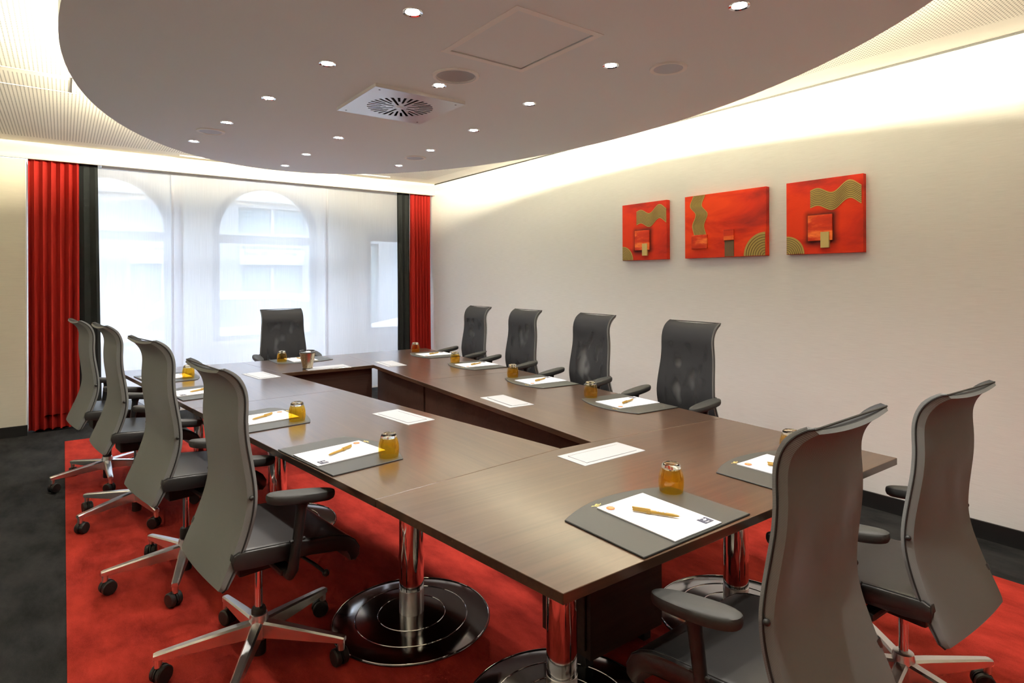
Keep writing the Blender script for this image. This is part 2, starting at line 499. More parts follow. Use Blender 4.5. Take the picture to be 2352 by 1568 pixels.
# ------------------------------------------------------------------ mesh helpers
class G:
    """collects vertices and faces of one mesh"""

    def __init__(s):
        s.v, s.f = [], []

    def add(s, vs_, fs):
        n = len(s.v)
        s.v += [tuple(p) for p in vs_]
        s.f += [tuple(i + n for i in q) for q in fs]
        return s

    def box(s, x0, x1, y0, y1, z0, z1):
        return s.add([(x0, y0, z0), (x1, y0, z0), (x1, y1, z0), (x0, y1, z0), (x0, y0, z1), (x1, y0, z1), (x1, y1, z1), (x0, y1, z1)],
                     [(0, 3, 2, 1), (4, 5, 6, 7), (0, 1, 5, 4), (1, 2, 6, 5), (2, 3, 7, 6), (3, 0, 4, 7)])

    def prism(s, poly, z0, z1):
        n = len(poly)
        a = sum(poly[i][0] * poly[(i + 1) % n][1] - poly[(i + 1) % n][0] * poly[i][1] for i in range(n))
        if a < 0:
            poly = poly[::-1]
        vs_ = [(x, y, z0) for x, y in poly] + [(x, y, z1) for x, y in poly]
        fs = [tuple(range(n))[::-1], tuple(range(n, 2 * n))] + [(i, (i + 1) % n, n + (i + 1) % n, n + i) for i in range(n)]
        return s.add(vs_, fs)

    def lathe(s, prof, n=32, c=(0, 0), cap=True):
        """prof: list of (r, z) from one end to the other"""
        vs_ = [(c[0] + r * cos(2 * pi * k / n), c[1] + r * sin(2 * pi * k / n), z) for r, z in prof for k in range(n)]
        fs = []
        for i in range(len(prof) - 1):
            for k in range(n):
                k2 = (k + 1) % n
                fs.append((i * n + k, i * n + k2, (i + 1) * n + k2, (i + 1) * n + k))
        if cap:
            fs.append(tuple(range(n))[::-1])
            m = (len(prof) - 1) * n
            fs.append(tuple(range(m, m + n)))
        return s.add(vs_, fs)

    def tube(s, pts, r, n=8, closed=False, squash=1.0):
        pts = [Vector(p) for p in pts]
        m = len(pts)
        rr = r if isinstance(r, (list, tuple)) else [r] * m
        vs_, fs = [], []
        up = None
        for i, p in enumerate(pts):
            a = pts[(i - 1) % m] if (closed or i > 0) else p
            b = pts[(i + 1) % m] if (closed or i < m - 1) else p
            t = (b - a).normalized()
            if up is None:
                up = Vector((0, 0, 1)) if abs(t.z) < 0.9 else Vector((1, 0, 0))
            u = t.cross(up)
            if u.length < 1e-6:
                u = t.orthogonal()
            u.normalize()
            v = u.cross(t).normalized()
            up = v
            for k in range(n):
                an = 2 * pi * k / n
                vs_.append(p + u * (rr[i] * cos(an)) + v * (rr[i] * squash * sin(an)))
        for i in range(m if closed else m - 1):
            j = (i + 1) % m
            for k in range(n):
                k2 = (k + 1) % n
                fs.append((i * n + k, i * n + k2, j * n + k2, j * n + k))
        if not closed:
            fs.append(tuple(range(n))[::-1])
            fs.append(tuple(range((m - 1) * n, m * n)))
        return s.add(vs_, fs)

    def loft(s, rows, cap=True):
        """rows: closed loops of equal length"""
        n = len(rows[0])
        vs_ = [p for r in rows for p in r]
        fs = []
        for i in range(len(rows) - 1):
            for k in range(n):
                k2 = (k + 1) % n
                fs.append((i * n + k, i * n + k2, (i + 1) * n + k2, (i + 1) * n + k))
        if cap:
            fs.append(tuple(range(n))[::-1])
            m = (len(rows) - 1) * n
            fs.append(tuple(range(m, m + n)))
        return s.add(vs_, fs)

    def sheet(s, rows):
        n = len(rows[0])
        vs_ = [p for r in rows for p in r]
        fs = [(i * n + k, i * n + k + 1, (i + 1) * n + k + 1, (i + 1) * n + k) for i in range(len(rows) - 1) for k in range(n - 1)]
        return s.add(vs_, fs)

    def sphere(s, c, r, n=12, sz=1.0):
        prof = [(max(r * sin(pi * i / (n // 2)), 1e-4), -r * sz * cos(pi * i / (n // 2)) + c[2]) for i in range(n // 2 + 1)]
        return s.lathe(prof, n, (c[0], c[1]))

    def xf(s, mat):
        s.v = [tuple(mat @ Vector(p)) for p in s.v]
        return s

    def mesh(s, name, mat, smooth=False, bevel=0.0, bseg=2, angle=35):
        me = bpy.data.meshes.new(name)
        me.from_pydata(s.v, [], s.f)
        me.materials.append(mat)
        bm = bmesh.new()
        bm.from_mesh(me)
        bmesh.ops.recalc_face_normals(bm, faces=bm.faces)
        if bevel:
            ed = [e for e in bm.edges if len(e.link_faces) == 2 and e.calc_face_angle(0) > R(angle)]
            bmesh.ops.bevel(bm, geom=ed, offset=bevel, segments=bseg, affect='EDGES', clamp_overlap=True, profile=0.7)
        if smooth:
            for f in bm.faces:
                f.smooth = True
            for e in bm.edges:
                if len(e.link_faces) == 2 and e.calc_face_angle(0) > R(40):
                    e.smooth = False
        bm.to_mesh(me)
        bm.free()
        return me


def link(name, data, parent=None, loc=(0, 0, 0), rot=(0, 0, 0)):
    o = bpy.data.objects.new(name, data)
    COL.objects.link(o)
    o.location = loc
    o.rotation_euler = rot
    if parent:
        o.parent = parent
    return o


def tag(o, label=None, cat=None, group=None, kind=None):
    for k, v in (('label', label), ('category', cat), ('group', group), ('kind', kind)):
        if v:
            o[k] = v
    return o


def part(name, g, mat, parent=None, **kw):
    return link(name, g.mesh(name, mat, **kw), parent)


def struct(name, g, mat, parent=None, label=None, **kw):
    o = part(name, g, mat, parent, **kw)
    if parent is None:
        o['kind'] = 'structure'
    if label:
        o['label'] = label
    return o


def thing(name, label, cat, loc=(0, 0, 0), rz=0.0, group=None):
    o = link(name, None, None, loc, (0, 0, rz))
    o.empty_display_size = 0.1
    return tag(o, label, cat, group)


def copy_tree(o, parent=None):
    c = o.copy()
    COL.objects.link(c)
    c.parent = parent
    for ch in [x for x in o.children]:
        copy_tree(ch, c)
    return c


def plate(name, outer, holes, depth, mat, parent=None, to_xz=None, bevel=0.0):
    """flat plate with holes; outlines in the plane, extruded by depth; to_xz = y puts the outline upright in the XZ plane"""
    cu = bpy.data.curves.new(name, 'CURVE')
    cu.dimensions = '2D'
    cu.fill_mode = 'BOTH'
    cu.extrude = depth / 2
    for ring in [outer] + holes:
        sp = cu.splines.new('POLY')
        sp.points.add(len(ring) - 1)
        for p, (x, y) in zip(sp.points, ring):
            p.co = (x, y, 0, 1)
        sp.use_cyclic_u = True
    tmp = bpy.data.objects.new('tmp', cu)
    COL.objects.link(tmp)
    bpy.context.view_layer.update()
    me = bpy.data.meshes.new_from_object(tmp.evaluated_get(bpy.context.evaluated_depsgraph_get()))
    bpy.data.objects.remove(tmp)
    me.name = name
    me.materials.clear()
    me.materials.append(mat)
    if to_xz is not None:
        me.transform(Matrix.Translation((0, to_xz, 0)) @ Matrix.Rotation(pi / 2, 4, 'X'))
    return link(name, me, parent)


def text_mesh(body, size, mat, name):
    cu = bpy.data.curves.new(name, 'FONT')
    cu.body = body
    cu.size = size
    cu.extrude = 0.004
    cu.offset = size * 0.012
    cu.align_x = 'CENTER'
    tmp = bpy.data.objects.new('tmp', cu)
    COL.objects.link(tmp)
    bpy.context.view_layer.update()
    me = bpy.data.meshes.new_from_object(tmp.evaluated_get(bpy.context.evaluated_depsgraph_get()))
    bpy.data.objects.remove(tmp)
    me.name = name
    me.materials.clear()
    me.materials.append(mat)
    return me


# ------------------------------------------------------------------ the room shell
XR, YW, ZC = 4.10, 7.29, 2.77          # right wall, curtain board / left wall face, ceiling
XL, YB, YO = -1.90, -2.0, 8.05          # left wall, wall behind the camera, window wall
struct('floor', G().box(XL, XR + .1, YB, YO + .1, -.06, 0), CARPET)
struct('wall_right', G().box(XR + .012, XR + .15, YB, YO + .1, 0, ZC + .12), WALL)
struct('wall_left', G().box(XL - .14, XL, YB, YO + .1, 0, ZC + .12), WALL)
struct('wall_front', G().box(XL, XR + .012, YB - .14, YB, 0, ZC + .12), plain('darkened_unseen_wall', (0.45, 0.42, 0.38), 0.6))  # unseen wall, toned taupe to send less light onto the near chair backs
struct('ceiling', G().box(XL, XR + .012, YB, YO + .1, ZC, ZC + .12), PERF)
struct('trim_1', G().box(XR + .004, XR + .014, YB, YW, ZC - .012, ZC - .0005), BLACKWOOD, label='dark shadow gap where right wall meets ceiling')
rc = struct('trim_2', G().box(.008, 3.63, YB + .8, 6.79, 0, .004), REDCARPET, label='red carpet field set into the charcoal floor carpet')
struct('baseboard_right', G().box(XR, XR + .014, YB, YW + .2, 0, .098), BLACKWOOD)
struct('baseboard_back', G().box(XL, -.272, YW - .014, YW, 0, .098), BLACKWOOD)
# cream wall panel left of the curtains, with a shadow gap under the curtain board
struct('wall_back', G().box(XL, -.278, YW, YO - .02, 0, 2.603), CREAM)
struct('trim_3', G().box(XL, XR + .012, YW - .002, YW + .022, 2.612, ZC), CREAM, label='cream curtain board across the top of the window wall')
struct('trim_4', G().box(-.285, -.276, YW - .004, YW + .02, .1, 2.603), RIMWHITE, label='pale edge strip of the wall beside the left red curtain')

# window wall with two arched openings and one square one
def arch(xc, hw, z0, zs, top, n=28):
    return [(xc - hw, z0), (xc + hw, z0)] + [(xc + hw * cos(pi * k / n), zs + (top - zs) * sin(pi * k / n)) for k in range(n + 1)]
A1, A2 = (.392, .642), (2.099, .642)
ZS0, ZSP, ZTOP = .708, 2.056, 2.694
holes = [arch(A1[0], A1[1], ZS0, ZSP, ZTOP), arch(A2[0], A2[1], ZS0, ZSP, ZTOP), [(3.44, .715), (4.07, .715), (4.07, 2.109), (3.44, 2.109)]]
wo = plate('wall_outer', [(-.28, 0), (XR + .012, 0), (XR + .012, ZC + .12), (-.28, ZC + .12)], holes, .16, PAINT, None, YO + .08)
wo['kind'] = 'structure'


def win_frame(idx, outline, inner_lights, hinge):
    e = link('window_%d' % idx, None, None, (0, 0, 0))
    e['kind'] = 'structure'
    plate('window_frame', outline, inner_lights, .07, FRAMEG, e, YO + .055)
    for il in inner_lights:
        g = G()
        g.add([(x, YO + .055, z) for x, z in il], [tuple(range(len(il)))])
        part('pane', g, PANE, e)
    if hinge:
        hx, hz = hinge
        part('window_handle', G().tube([(hx, YO + .015, hz + .01), (hx, YO - .02, hz + .01), (hx, YO - .025, hz - .03), (hx + .004, YO - .025, hz - .11)], .009), WHITEPL, e, smooth=True)
    return e


def arch_lights(xc):
    fw = .085
    hw = A2[1] - fw
    n = 26
    up = [(xc - hw, 2.02), (xc + hw, 2.02)] + [(xc + hw * cos(pi * k / n), ZSP + (ZTOP - fw - ZSP) * sin(pi * k / n)) for k in range(n + 1)]
    lo = [(xc - hw, ZS0 + .06), (xc + hw, ZS0 + .06), (xc + hw, 1.915), (xc - hw, 1.915)]
    return [up, lo]


win_frame(1, arch(A1[0], A1[1] + .01, ZS0 - .01, ZSP, ZTOP + .01), arch_lights(A1[0]), (.985, 1.325))
win_frame(2, arch(A2[0], A2[1] + .01, ZS0 - .01, ZSP, ZTOP + .01), arch_lights(A2[0]), None)
win_frame(3, [(3.43, .705), (4.08, .705), (4.08, 2.119), (3.43, 2.119)], [[(3.515, .775), (4.0, .775), (4.0, 2.01), (3.515, 2.01)]], None)
for i, (x0, x1) in enumerate(((-.26, 1.05), (1.44, 2.76), (3.42, 4.08))):
    struct('trim_%d' % (5 + i), G().box(x0, x1, YO - .06, YO + .03, .668, .703), WHITEPL, label='white window sill behind the sheer panels', bevel=.004)


def radiator(x0, x1, label):
    e = thing('radiator', label, 'radiator', ((x0 + x1) / 2, YO - .08, 0), 0, 'white panel radiators under the windows')
    h = (x1 - x0) / 2
    part('panel', G().box(-h, h, -.03, .03, .10, .600), RADWHITE, e, bevel=.006)
    part('top_grille', G().box(-h, h, -.035, .035, .600, .618), RADWHITE, e, bevel=.003)
    part('feed_pipe', G().tube([(h + .03, 0, .14), (h + .03, 0, .001)], .01), CHROME, e, smooth=True)
    part('thermostat', G().lathe([(.018, 0), (.024, .004), (.024, .045), (.019, .052)], 16).xf(Matrix.Translation((h + .05, -.03, .575)) @ Matrix.Rotation(pi / 2, 4, 'X')), WHITEPL, e, smooth=True)
    return e


radiator(-.16, .89, 'white panel radiator behind the sheer under the left arched window')
radiator(1.65, 2.63, 'white panel radiator with thermostat behind the sheer under the middle arch')
so = thing('wall_socket', 'small white wall socket behind the right sheer panel', 'socket', (3.08, YO - .012, .71))
part('cover', G().box(-.04, .04, 0, .012, -.04, .04), WHITEPL, so, bevel=.004)
part('insert', G().box(-.026, .026, -.003, 0, -.026, .026), RIMWHITE, so, bevel=.002)

# perforated ceiling hatch frame
ha = link('trim_8', None)
ha['kind'] = 'structure'
ha['label'] = 'flush hatch frame in the perforated ceiling'
for (a, b, c, d) in ((-.8, .08, 4.815, 4.822), (-.8, .08, 5.215, 5.222), (.052, .055, 4.822, 5.215)):
    part('frame_strip', G().box(a, b, c, d, ZC - .003, ZC + .001), RIMWHITE, ha)
va = thing('ceiling_vent', 'narrow white linear vent in the ceiling before the curtain board', 'vent', (1.28, 7.16, ZC))
part('frame', G().box(-.30, .30, -.035, .035, -.008, 0), RIMWHITE, va, bevel=.002)
part('slot', G().box(-.27, .27, -.012, .012, -.0095, -.0075), GRILLE, va)
va2 = thing('ceiling_vent', 'narrow white linear vent in the ceiling close to the right wall corner', 'vent', (3.05, 7.12, ZC))
part('frame', G().box(-.30, .30, -.035, .035, -.008, 0), RIMWHITE, va2, bevel=.002)
part('slot', G().box(-.27, .27, -.012, .012, -.0095, -.0075), GRILLE, va2)

# ------------------------------------------------------------------ the oval ceiling soffit with its cove light
EX, EY, EA, EB = 1.72, 3.265, 1.735, 2.925
ZD = 2.545


def ell(a, b, n=120):
    return [(EX + a * cos(2 * pi * k / n), EY + b * sin(2 * pi * k / n)) for k in range(n)]


lights = [(1.225, 1.44), (1.147, 2.211), (1.072, 2.99), (.99, 3.762), (.91, 4.511), (.823, 5.267),
          (2.172, 1.386), (2.246, 2.163), (2.326, 2.933), (2.409, 3.694), (2.486, 4.478), (2.571, 5.251),
          (1.696, 2.955), (1.696, 4.493), (1.692, 5.247), (1.696, 5.88), (1.696, 1.25), (1.30, .72), (2.10, .68)]
speakers = [(1.69, 2.764, .125), (2.515, 2.014, .096), (.868, 4.843, .096), (2.526, 4.829, .096)]
soff = link('ceiling_soffit', None)
tag(soff, None, None, None, 'structure')
soff['label'] = 'large oval suspended ceiling panel above the tables'


def circ(x, y, r, n=24):
    return [(x + r * cos(2 * pi * k / n), y + r * sin(2 * pi * k / n)) for k in range(n)]


DIF = (1.683, 3.416)
oval_holes = [circ(x, y, .034) for x, y in lights] + [circ(x, y, r - .016, 40) for x, y, r in speakers]
hd = .21
oval_holes.append([(DIF[0] - hd, DIF[1] - hd), (DIF[0] + hd, DIF[1] - hd), (DIF[0] + hd, DIF[1] + hd), (DIF[0] - hd, DIF[1] + hd)])
ax0, ax1, ay0, ay1 = 1.451, 1.940, 1.908, 2.508
oval_holes.append([(ax0 + .03, ay0 + .03), (ax1 - .03, ay0 + .03), (ax1 - .03, ay1 - .03), (ax0 + .03, ay1 - .03)])
lo = plate('soffit_underside', ell(EA, EB), oval_holes, .02, PAINT, soff)
lo.location = (0, 0, ZD + .01)
part('soffit_rim', G().loft([[(x, y, z) for x, y in ell(a, b)] for a, b, z in
     ((EA, EB, ZD + .02), (EA, EB, 2.655), (EA - .02, EB - .02, 2.655), (EA - .02, EB - .02, ZD + .02))], cap=False), PAINT, soff)
part('soffit_back', G().prism(ell(EA - .021, EB - .021), ZD + .06, ZD + .075), PAINT, soff)
part('light_strip', G().tube([(x, y, 2.70) for x, y in ell(EA - .22, EB - .22, 90)], .026, 8, True), COVE, soff)
# access hatch
part('hatch_panel', G().box(ax0 + .036, ax1 - .036, ay0 + .036, ay1 - .036, ZD + .002, ZD + .012), PAINT, soff)
fr = plate('hatch_frame', [(ax0, ay0), (ax1, ay0), (ax1, ay1), (ax0, ay1)],
           [[(ax0 + .032, ay0 + .032), (ax1 - .032, ay0 + .032), (ax1 - .032, ay1 - .032), (ax0 + .032, ay1 - .032)]], .004, RIMWHITE, soff)
fr.location = (0, 0, ZD - .001)

# downlights
ring_me = G().lathe([(.031, .012), (.031, -.001), (.041, -.004), (.043, -.001), (.043, .001)], 28, cap=False).mesh('trim_ring', CHROME, smooth=True)
lamp_me = G().lathe([(.001, -.001), (.018, -.001), (.026, .001), (.029, .006), (.029, .012)], 24, cap=False).mesh('lamp', LAMP, smooth=True)
can_me = G().lathe([(.0335, .0), (.0335, .045), (.001, .045)], 20, cap=False).mesh('housing', BLACKPL)
names = {}
ordn = ['first', 'second', 'third', 'fourth', 'fifth', 'sixth']
for k in range(1, 6):
    names[k] = ordn[k - 1] + ' recessed downlight from the top edge in the left ceiling row'
for k in range(6, 12):
    names[k] = ordn[k - 6] + ' recessed downlight from the top edge in the right ceiling row'
names[12] = 'recessed downlight beside the large grey ceiling speaker and the square diffuser'
names[13] = 'middle row recessed downlight, first one on the window side of the square diffuser'
names[14] = 'middle row recessed downlight, second one on the window side of the square diffuser'
names[15] = 'middle row recessed downlight closest to the curtain board'
names[0] = 'left row recessed downlight over the near table corner, above the picture edge'
names[16] = 'middle row recessed downlight over the near table, above the picture edge'
names[17] = 'left row recessed downlight over the near chairs, above the picture edge'
names[18] = 'right row recessed downlight over the near chairs, above the picture edge'
for k, (x, y) in enumerate(lights):
    e = thing('downlight', names[k], 'downlight', (x, y, ZD), 0, 'recessed downlights in the oval ceiling')
    link('trim_ring', ring_me, e)
    link('lamp', lamp_me, e)
    link('housing', can_me, e)
    ld = bpy.data.lights.new('downlight_beam', 'SPOT')
    ld.energy = DOWNLIGHT_W
    ld.color = DOWNLIGHT_COL
    ld.spot_size = R(140)
    ld.spot_blend = 1.0
    ld.shadow_soft_size = 0.03
    link('downlight_beam', ld, e, (0, 0, -.012))
# speakers
spl = ['large round ceiling speaker with dark cone next to the square air diffuser', 'round white rimmed ceiling speaker right of the access hatch',
       'round ceiling speaker in the left part of the oval near the curtains', 'round ceiling speaker in the far right part of the oval']
for (x, y, r), lb in zip(speakers, spl):
    e = thing('ceiling_speaker', lb, 'speaker', (x, y, ZD), 0, 'round speakers in the oval ceiling')
    part('rim', G().lathe([(r - .022, .004), (r - .022, -.006), (r - .012, -.010), (r - .002, -.008), (r, 0), (r, .002)], 48, cap=False), RIMWHITE, e, smooth=True)
    if r > .11:
        part('groove', G().tube([(r * .845 * cos(2 * pi * k / 40), r * .845 * sin(2 * pi * k / 40), -.0085) for k in range(40)], .0012, 5, True), GRILLE, e)
        part('cone', G().lathe([(.001, .030), (.030, .034), (.045, .030), (r - .022, .002)], 40, cap=False), CONE, e, smooth=True)
    else:
        part('grille', G().lathe([(.001, -.007), (r * .5, -.0065), (r - .02, -.005)], 40, cap=False), GRILLE, e, smooth=True)
# square swirl diffuser
e = thing('air_diffuser', 'square metal swirl air diffuser with radial slots in the oval ceiling', 'air vent', (DIF[0], DIF[1], ZD))
hs = .2925
slots = []
for k in range(32):
    an = 2 * pi * (k + .5) / 32
    r0 = (.045, .118, .088, .118)[k % 4]
    r1, hw = .202, (.0068 if k % 4 else .0075)
    ca, sa = cos(an), sin(an)
    slots.append([(r * ca - s_ * sa, r * sa + s_ * ca) for r, s_ in ((r0, -hw * .9), (r1, -hw * 1.25), (r1, hw * 1.25), (r0, hw * .9))])
o = plate('slotted_plate', [(-hs, -hs), (hs, -hs), (hs, hs), (-hs, hs)], slots, .0025, PLATE, e)
o.location = (0, 0, -.0195)
part('plate_edge', G().loft([[(-a, -a, z), (a, -a, z), (a, a, z), (-a, a, z)] for a, z in ((hs, -.018), (hs, 0), (hs - .006, 0), (hs - .006, -.018))], cap=False), RIMWHITE, e)
part('plenum', G().loft([[(-a, -a, z), (a, -a, z), (a, a, z), (-a, a, z)] for a, z in ((.208, -.016), (.208, .05), (.001, .05))], cap=False), DARKHOLE, e)
part('hub', G().lathe([(.001, -.024), (.022, -.023), (.027, -.0205)], 24, cap=False), PLATE, e, smooth=True)
for sx in (-1, 1):
    for sy in (-1, 1):
        part('screw', G().lathe([(.001, -.022), (.006, -.0215), (.006, -.0205)], 10, (sx * .25, sy * .25), cap=False), BLACKPL, e)


# ------------------------------------------------------------------ curtains and sheers
def curtain(name, label, x0, x1, y, depth, nf, mat, seed, z0=.022, z1=2.66, lean=(0, 0), hem=True, group=None):
    rnd = random.Random(seed)
    ph = [rnd.uniform(-.5, .5) for _ in range(nf + 2)]
    e = thing(name, label, 'curtain', ((x0 + x1) / 2, y, 0), 0, group)
    xc = (x0 + x1) / 2
    n = nf * 10

    def prof(t):
        out = []
        for k in range(n + 1):
            u = k / n
            q = u * nf
            i = int(min(q, nf - 1))
            a = 2 * pi * q + ph[i] * .5 * sin(pi * (q - i))
            xx = x0 + (x1 - x0) * u + lean[0] * (1 - u) * (1 - t) + lean[1] * u * (1 - t)
            amp = depth * (.75 + .35 * ph[i]) * (.62 + .38 * (1 - t))
            xx += .22 * (x1 - x0) / nf * sin(2 * a) * (.8 + .4 * sin(3 * t + seed + i))
            s_ = sin(a)
            yy = amp * (abs(s_) ** .7) * (1 if s_ > 0 else -1) + .006 * sin(5 * t + i + seed)
            out.append((xx - xc, yy))
        return out
    zs = [z0 + (z1 - z0) * i / 14 for i in range(15)]

    def closed(t, z, off=0.0):
        p = prof(t)
        front = [(x, yy - .003 - off, z) for x, yy in p]
        back = [(x, yy + .003 + off, z) for x, yy in p][::-1]
        return front + back
    part('drape', G().loft([closed((z - z0) / (z1 - z0), z) for z in zs]), mat, e, smooth=True)
    if hem:
        part('hem', G().loft([closed((z - z0) / (z1 - z0), z, .0022) for z in (z0 - .004, z0 + .05, .15)]), mat, e, smooth=True)
    part('curtain_tape', G().box(x0 - xc, x1 - xc, -.012, .012, z1 - .01, z1 + .02), mat, e)
    return e


curtain('red_curtain', 'wide red pleated curtain at the left end of the window wall', -.268, .13, 7.392, .070, 6, REDCURT, 4, group='red curtains')
curtain('charcoal_curtain', 'narrow charcoal curtain beside the wide red curtain on the left', .100, .285, 7.425, .024, 2, DARKCURT, 2, lean=(0, .03), hem=False, group='charcoal curtains')
curtain('charcoal_curtain', 'narrow charcoal curtain beside the red curtain in the right corner', 3.612, 3.790, 7.425, .024, 2, DARKCURT, 9, hem=False, group='charcoal curtains')
curtain('red_curtain', 'narrow red pleated curtain in the corner by the right wall', 3.79, 4.082, 7.388, .062, 6, REDCURT, 6, group='red curtains')
part_tr = thing('curtain_track', 'long white ceiling track carrying the sheer panels behind the curtain board', 'curtain track', (1.95, 7.472, 2.625))
part('rail', G().box(-1.63, 1.63, -.02, .02, -.018, .03), WHITEPL, part_tr, bevel=.003)
part('mounting_strip', G().box(-1.63, 1.63, -.02, .25, .03, .05), WHITEPL, part_tr)
for (x0, x1, y, lb) in ((.15, 1.035, 7.480, 'white sheer panel hanging before the left arched window'),
                        (.955, 2.665, 7.462, 'white sheer panel hanging before the middle arched window'),
                        (2.635, 3.70, 7.480, 'white sheer panel hanging before the square window')):
    e = thing('sheer_panel', lb, 'sheer curtain', ((x0 + x1) / 2, y, 0), 0, 'white sheer panels')
    h = (x1 - x0) / 2
    rows = []
    for i in range(9):
        z = .05 + (2.602 - .05) * i / 8
        rows.append([(-h + 2 * h * k / 24, .004 * sin(k * .9 + x0 * 3), z) for k in range(25)])
    part('voile', G().sheet(rows), SHEER, e, smooth=True)
    part('weight_bar', G().box(-h, h, -.006, .006, .035, .055), WHITEPL, e, bevel=.002)
    for sx in (-1, 1):
        part('side_hem', G().box(sx * h - .012, sx * h + .012, -.006, -.003, .056, 2.6), SHEER, e)


# ------------------------------------------------------------------ outside: street, house opposite, parked car
FACADE = plain('pale_render_facade', (0.20, 0.21, 0.22), 0.8, spec=0.1)
STREETM = plain('grey_asphalt', (0.20, 0.205, 0.21), 0.9)
SHOPGL = plain('bluish_shop_glass', (0.12, 0.16, 0.17), 0.6, spec=0.1)
SIGNW = plain('white_sign_board', (0.27, 0.27, 0.275), 0.8, spec=0.1)
SIGNG = plain('grey_sign_band', (0.06, 0.06, 0.065), 0.8, spec=0.1)
SIGNT = plain('grey_sign_letters', (0.05, 0.045, 0.05), 0.8, spec=0.1)
CARP = plain('white_car_paint', (0.42, 0.43, 0.44), 0.5, spec=0.2)
CARG = plain('car_window_glass', (0.10, 0.12, 0.13), 0.6, spec=0.1)
TYRE = plain('tyre_rubber', (0.03, 0.03, 0.03), 0.8)
street = tag(part('street', G().box(-14, 22, YO + .25, 16, -.35, -.25), STREETM), None, None, None, 'structure')
street['label'] = 'pale street in front of the windows'
hb = thing('house_opposite', 'pale house front with shop windows across the street', 'building', (0, 14, -.25))
fw = []
for (x0, x1, z0, z1) in ((3.12, 4.42, .9, 2.05), (.1, 1.0, .6, 2.6), (1.06, 2.2, .6, 2.05), (5.2, 6.3, .6, 2.6), (6.9, 8.2, .6, 2.6), (3.05, 4.5, 2.75, 3.3)):
    fw.append((x0, x1, z0, z1))
hw_ = plate('wall', [(-12, 0), (20, 0), (20, 4.8), (-12, 4.8)], [[(a, c), (b, c), (b, d), (a, d)] for a, b, c, d in fw], .3, FACADE, hb, .15)
for a, b, c, d in fw:
    f = part('shop_window', G().box(a, b, .10, .14, c, d), SHOPGL, hb)
    part('mullion', G().box((a + b) / 2 - .03, (a + b) / 2 + .03, .05, .10, c, d), SIGNW, f)
part('ledge', G().box(-12, 20, -.12, 0, 3.42, 3.6), FACADE, hb)
sg = thing('shop_sign', 'travel agency sign board seen through the middle arched window', 'sign', (3.74, 13.96, 2.05))
part('board', G().box(-.68, .68, -.04, 0, -.25, .32), SIGNW, sg)
part('name_band', G().box(-.66, .66, -.048, -.04, .09, .31), SIGNG, sg)
link('name_lettering', text_mesh('ARIANA Reisebüro', .17, SIGNW, 'name_lettering'), sg, (0, -.052, .135), (pi / 2, 0, 0))
link('fax_lettering', text_mesh('Fax (0 89) 51 51 89 86', .125, SIGNT, 'fax_lettering'), sg, (-.03, -.044, -.04), (pi / 2, 0, 0))
sg2 = thing('shop_sign', 'telephone sign board seen through the left arched window', 'sign', (1.42, 13.96, 2.0))
part('board', G().box(-.36, .40, -.04, 0, -.20, .20), SIGNW, sg2)
link('phone_lettering', text_mesh('Telefon (0 89)', .105, SIGNT, 'phone_lettering'), sg2, (-.02, -.044, .06), (pi / 2, 0, 0))


def car(label, x, y, flip=1):
    e = thing('parked_car', label, 'car', (x, y, -.25), 0 if flip > 0 else pi, 'cars parked in the street')
    side = [(-2.1, .35), (-2.1, .62), (-1.95, .78), (-1.1, .92), (-.45, 1.36), (.1, 1.50), (1.2, 1.50), (1.75, 1.44), (2.0, 1.0), (2.05, .40), (1.9, .3), (-1.9, .3)]
    rows = []
    for s_, yy in ((.90, -.85), (1.0, -.78), (1.0, .78), (.90, .85)):
        rows.append([(px * (1 if s_ == 1 else .985), yy, .3 + (pz - .3) * s_) for px, pz in side])
    part('body', G().loft(rows), CARP, e, bevel=.03)
    glass = [(-.95, .98), (-.42, 1.30), (.1, 1.41), (1.15, 1.41), (1.6, 1.34), (1.78, 1.0)]
    part('side_window', G().add([(a, -.862 + .0, b) for a, b in glass] + [(a, -.80, b) for a, b in glass],
         [tuple(range(6)), tuple(range(6, 12))[::-1]] + [(i, (i + 1) % 6, 6 + (i + 1) % 6, 6 + i) for i in range(6)]), CARG, e)
    for px in (-1.35, 1.3):
        w_ = part('wheel', G().lathe([(.05, -.1), (.30, -.1), (.32, -.06), (.32, .06), (.30, .1), (.05, .1)], 20).xf(Matrix.Translation((px, -.74, .32)) @ Matrix.Rotation(pi / 2, 4, 'X')), TYRE, e, smooth=True)
        part('rim', G().lathe([(.001, .105), (.19, .105), (.21, .10)], 16, cap=False).xf(Matrix.Translation((px, -.74, .32)) @ Matrix.Rotation(pi / 2, 4, 'X')), ALU, w_)
    part('mirror', G().box(-.55, -.42, -.98, -.85, .98, 1.08), CARP, e, bevel=.02)
    return e


car('white estate car parked outside the middle arched window', 1.75, 11.0)
car('white car parked outside the square window on the right', 7.1, 11.2)

# ------------------------------------------------------------------ tables
ZT, TT = .74, .027
P_ = dict(A=(.906, 1.026), B=(2.652, 1.003), C=(2.706, 1.826), D=(1.854, 1.909), E=(1.680, 1.917), F=(.811, 1.834),
          GL=(1.343, 4.765), GR=(2.090, 4.752), FL=(1.245, 5.616), FR=(2.170, 5.622), HL=(.343, 5.685), HR=(3.044, 5.600),
          ML=(.577, 3.755), MLi=(1.454, 3.811), MR=(2.879, 3.735), MRi=(2.013, 3.828))


